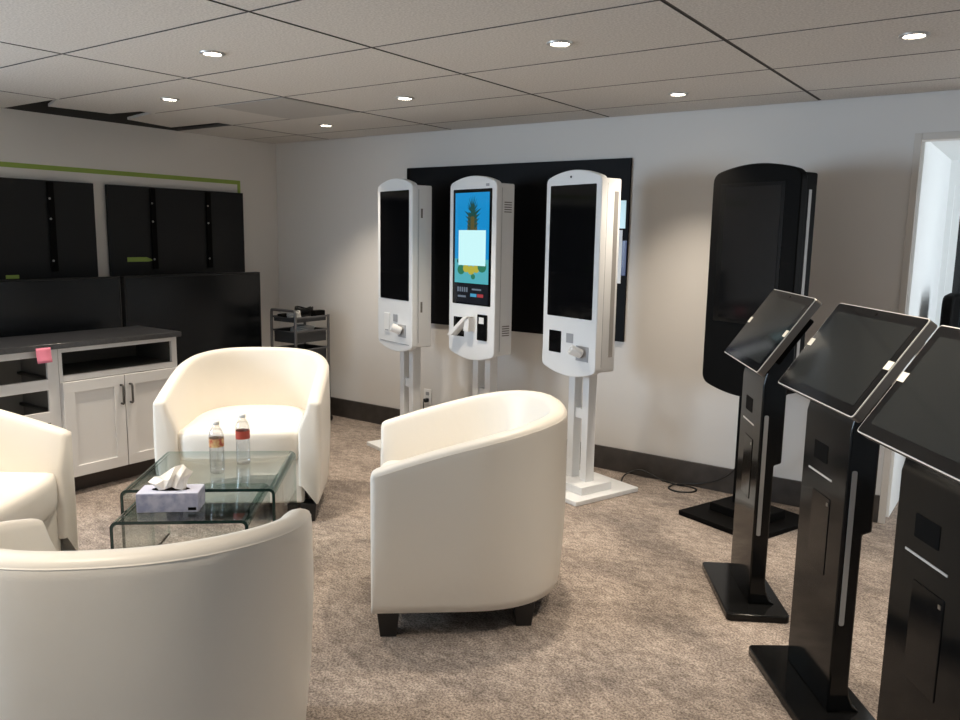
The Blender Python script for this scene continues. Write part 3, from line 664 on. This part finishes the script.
for (a, b_, hy_) in ((y0+.006, -2.052, -2.075), (-2.046, y1-.006, -2.018)):
    x0 = XF+.001
    d = MB()
    fr = .062; z0, z1 = .108, .652
    d.box(x0, x0+.020, a, b_, z0, z0+fr).box(x0, x0+.020, a, b_, z1-fr, z1).box(x0, x0+.020, a, a+fr, z0+fr, z1-fr).box(x0, x0+.020, b_-fr, b_, z0+fr, z1-fr).box(x0, x0+.010, a+fr, b_-fr, z0+fr, z1-fr)
    dr = d.build('door', M['cab'], cb, bevel=.0012)
    MB().tube([(x0+.020, hy_, .485), (x0+.040, hy_, .485), (x0+.046, hy_, .492), (x0+.046, hy_, .588), (x0+.040, hy_, .595), (x0+.020, hy_, .595)], .0065, 8).build('handle', M['pewter'], dr, smooth=True)
dc = thing('base_cabinet', 'white base cabinet with two empty drawer openings, left of the doors', 'cabinet', (0, 0, 0), 0, 'white base cabinets under the dark worktop')
y0, y1 = -3.20, -2.418
m = MB(); cab_box(m, y0, y1)
m.box(XF-.02, XF, y0, y0+.05, .10, .845).box(XF-.02, XF, y1-.058, y1, .10, .845)
for za, zb in ((.806, .845), (.621, .680), (.44, .500), (.10, .26)): m.box(XF-.02, XF, y0+.05, y1-.058, za, zb)
m.build('carcass', M['cab'], dc, bevel=.001)
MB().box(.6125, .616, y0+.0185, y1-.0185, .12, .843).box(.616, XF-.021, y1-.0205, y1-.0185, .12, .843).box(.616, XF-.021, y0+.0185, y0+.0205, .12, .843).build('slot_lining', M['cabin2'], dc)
MB().box(.62, XF-.03, y1-.045, y1-.0205, .665, .68).build('drawer_runner', M['pewter'], dc); MB().box(.62, XF-.03, y1-.045, y1-.0205, .485, .50).build('drawer_runner', M['pewter'], dc)
MB().box(.62, XF-.07, y0, y1, 0, .10).build('toe_kick', M['toe'], dc)
m = MB().box(.565, 1.035, -3.24, -1.668, .8455, .876)
tag(m.build('worktop', M['counter'], bevel=.003), 'dark grey worktop lying across both white cabinets', 'worktop')
m = MB(); rws = []
for k in range(6):
    t_ = k/5; rws.append([(1.0365 + .012*t_**2, yy, .860-.080*t_) for yy in (-2.548, -2.470)])
m.grid(rws); o = m.build('sticky_note', M['pink'], smooth=True)
sl = o.modifiers.new('thick', 'SOLIDIFY'); sl.thickness = .0008
tag(o, 'pink sticky note hanging on the worktop edge', 'note')

# ------------------------------------------------------------------ utility cart in the corner
ct = thing('utility_cart', 'dark metal utility cart in the corner behind the armchair', 'cart', (.635, -.34, 0))
hx, hy = .135, .17
for sx in (-1, 1):
    for sy in (-1, 1):
        MB().tube([(sx*hx, sy*hy, .055), (sx*hx, sy*hy, .86)], .011, 10).build('post', M['cart'], ct, smooth=True)
        wl = MB(); wl.lathe([(.018, -.012), (.028, -.010), (.028, .010), (.018, .012)], 16)
        o = wl.build('caster', M['cable'], ct, (sx*hx, sy*hy, .028)); o.rotation_euler.x = PI/2
for sy in (-1,):
    MB().tube(smooth_path([(-hx, sy*hy, .85), (-hx+.005, sy*hy, .895), (-hx+.03, sy*hy, .905), (hx-.03, sy*hy, .905), (hx-.005, sy*hy, .895), (hx, sy*hy, .85)], 5), .011, 10).build('push_handle', M['cart'], ct, smooth=True)
def tray(z, h_):
    m = MB(); a, b_ = hx-.013, hy-.013
    m.box(-a, a, -b_, b_, z, z+.004).box(-a, a, -b_, -b_+.004, z+.004, z+h_).box(-a, a, b_-.004, b_, z+.004, z+h_).box(-a, -a+.004, -b_+.004, b_-.004, z+.004, z+h_).box(a-.004, a, -b_+.004, b_-.004, z+.004, z+h_)
    m.build('tray', M['cartmesh'], ct)
    MB().tube([(-hx, -hy, z+h_), (hx, -hy, z+h_), (hx, hy, z+h_), (-hx, hy, z+h_)], .007, 8, closed=True).build('tray_rim', M['cart'], ct, smooth=True)
tray(.815, .035); tray(.655, .09); tray(.49, .11); tray(.12, .08)
def coil(label, x, y, z, r, n, m_):
    pts = []
    for k in range(n*16+1):
        a = 2*PI*k/16; rr = r*(1+.15*math.sin(k*.37)); pts.append((rr*math.cos(a), rr*1.15*math.sin(a), .009 + .009*k/16 + .009*math.sin(a*2+k*.05)*min(1, k/24)))
    o = MB().tube(pts, .007, 6).build('cable_coil', m_, smooth=True); o.location = (x, y, z)
    return tag(o, label, 'cable', 'coils of cable on the cart')
coil('dark coil of cable heaped on top of the utility cart', .605, -.26, .820, .062, 9, M['cable'])
coil('grey coil of cable on top of the cart, nearer the armchair', .665, -.425, .820, .043, 7, M['greycable'])
coil('pale coil of cable on the second tray of the cart', .640, -.31, .660, .078, 11, M['greycable'])
for k, (x, y, a, lab) in enumerate(((.724, -.235, 0, 'black power adapter on top of the cart, nearest the back wall'), (.553, -.425, 0, 'black power adapter on top of the cart, nearest the displays'))):
    r = thing('power_adapter', lab, 'adapter', (x, y, .8195), a, 'adapters on the cart')
    MB().box(-.03, .03, -.05, .05, 0, .075 if k == 0 else .05).build('case', M['blacksatin'], r, bevel=.006)
    MB().tube([(0, .05, .02), (.02, .062, .02)], .004, 6).build('lead', M['cable'], r)

# ------------------------------------------------------------------ office chair in the alcove
oc = thing('office_chair', 'black office chair standing in the bright alcove beyond the doorway', 'chair', (5.165, .78, 0), PI/2)
MB().prism(rounded(-.21, .21, .62, 1.20, .07), .20, .26, 'y').build('backrest', M['blacksatin'], oc, bevel=.015)
MB().prism(rounded(-.24, .24, -.22, .22, .06), .45, .52, 'z').build('seat', M['blacksatin'], oc, bevel=.02)
MB().box(-.03, .03, .20, .25, .50, .64).build('back_bar', M['blackmatte'], oc)
MB().tube([(0, 0, .10), (0, 0, .45)], .025, 12).build('gas_column', M['blackmatte'], oc, smooth=True)
for k in range(5):
    a = 2*PI*k/5
    lg = MB().tube([(0, 0, .09), (.27*math.cos(a), .27*math.sin(a), .065)], .02, 8).build('base_arm', M['blackmatte'], oc, smooth=True)
    MB().lathe([(.02, -.012), (.027, -.01), (.027, .01), (.02, .012)], 12).build('caster', M['cable'], lg, (.27*math.cos(a), .27*math.sin(a), .029)).rotation_euler.x = PI/2
for sx in (-1, 1):
    MB().tube(smooth_path([(sx*.23, .05, .50), (sx*.27, .05, .56), (sx*.27, .05, .70), (sx*.27, .02, .72), (sx*.27, -.16, .72)], 5), .02, 8).build('armrest', M['blackmatte'], oc, smooth=True)

# ------------------------------------------------------------------ daylight and exposure
def area(loc, rot, sx, sy, e, col):
    l = bpy.data.lights.new('window_daylight', 'AREA'); l.shape = 'RECTANGLE'; l.size = sx; l.size_y = sy; l.energy = e; l.color = col
    o = bpy.data.objects.new('window_daylight', l); C.objects.link(o); o.location = loc; o.rotation_euler = rot
area((-.16, (WY0+WY1)/2, (WZ0+WZ1)/2), (0, -PI/2+math.radians(14), 0), WZ1-WZ0, WY1-WY0, 275, (0.65, 0.82, 1.0))        # cool daylight through the added left-wall window, shines +x
area((6.62, .77, 1.25), (0, PI/2, 0), 1.4, 1.1, 24, (0.88, 0.95, 1.0))                                       # window of the alcove, shines -x
w = bpy.data.worlds.new('world'); bpy.context.scene.world = w; w.use_nodes = True
w.node_tree.nodes['Background'].inputs['Color'].default_value = (0.75, 0.85, 1.0, 1); w.node_tree.nodes['Background'].inputs['Strength'].default_value = 0.5
sc = bpy.context.scene
sc.view_settings.view_transform = 'Standard'; sc.view_settings.look = 'None'; sc.view_settings.gamma = 1; sc.view_settings.exposure = 0.0
sc.view_settings.use_curve_mapping = False
sc.cycles.max_bounces = 10; sc.cycles.diffuse_bounces = 6; sc.cycles.glossy_bounces = 5; sc.cycles.transparent_max_bounces = 24
sc.cycles.sample_clamp_indirect = 6.0; sc.cycles.caustics_reflective = False; sc.cycles.caustics_refractive = False
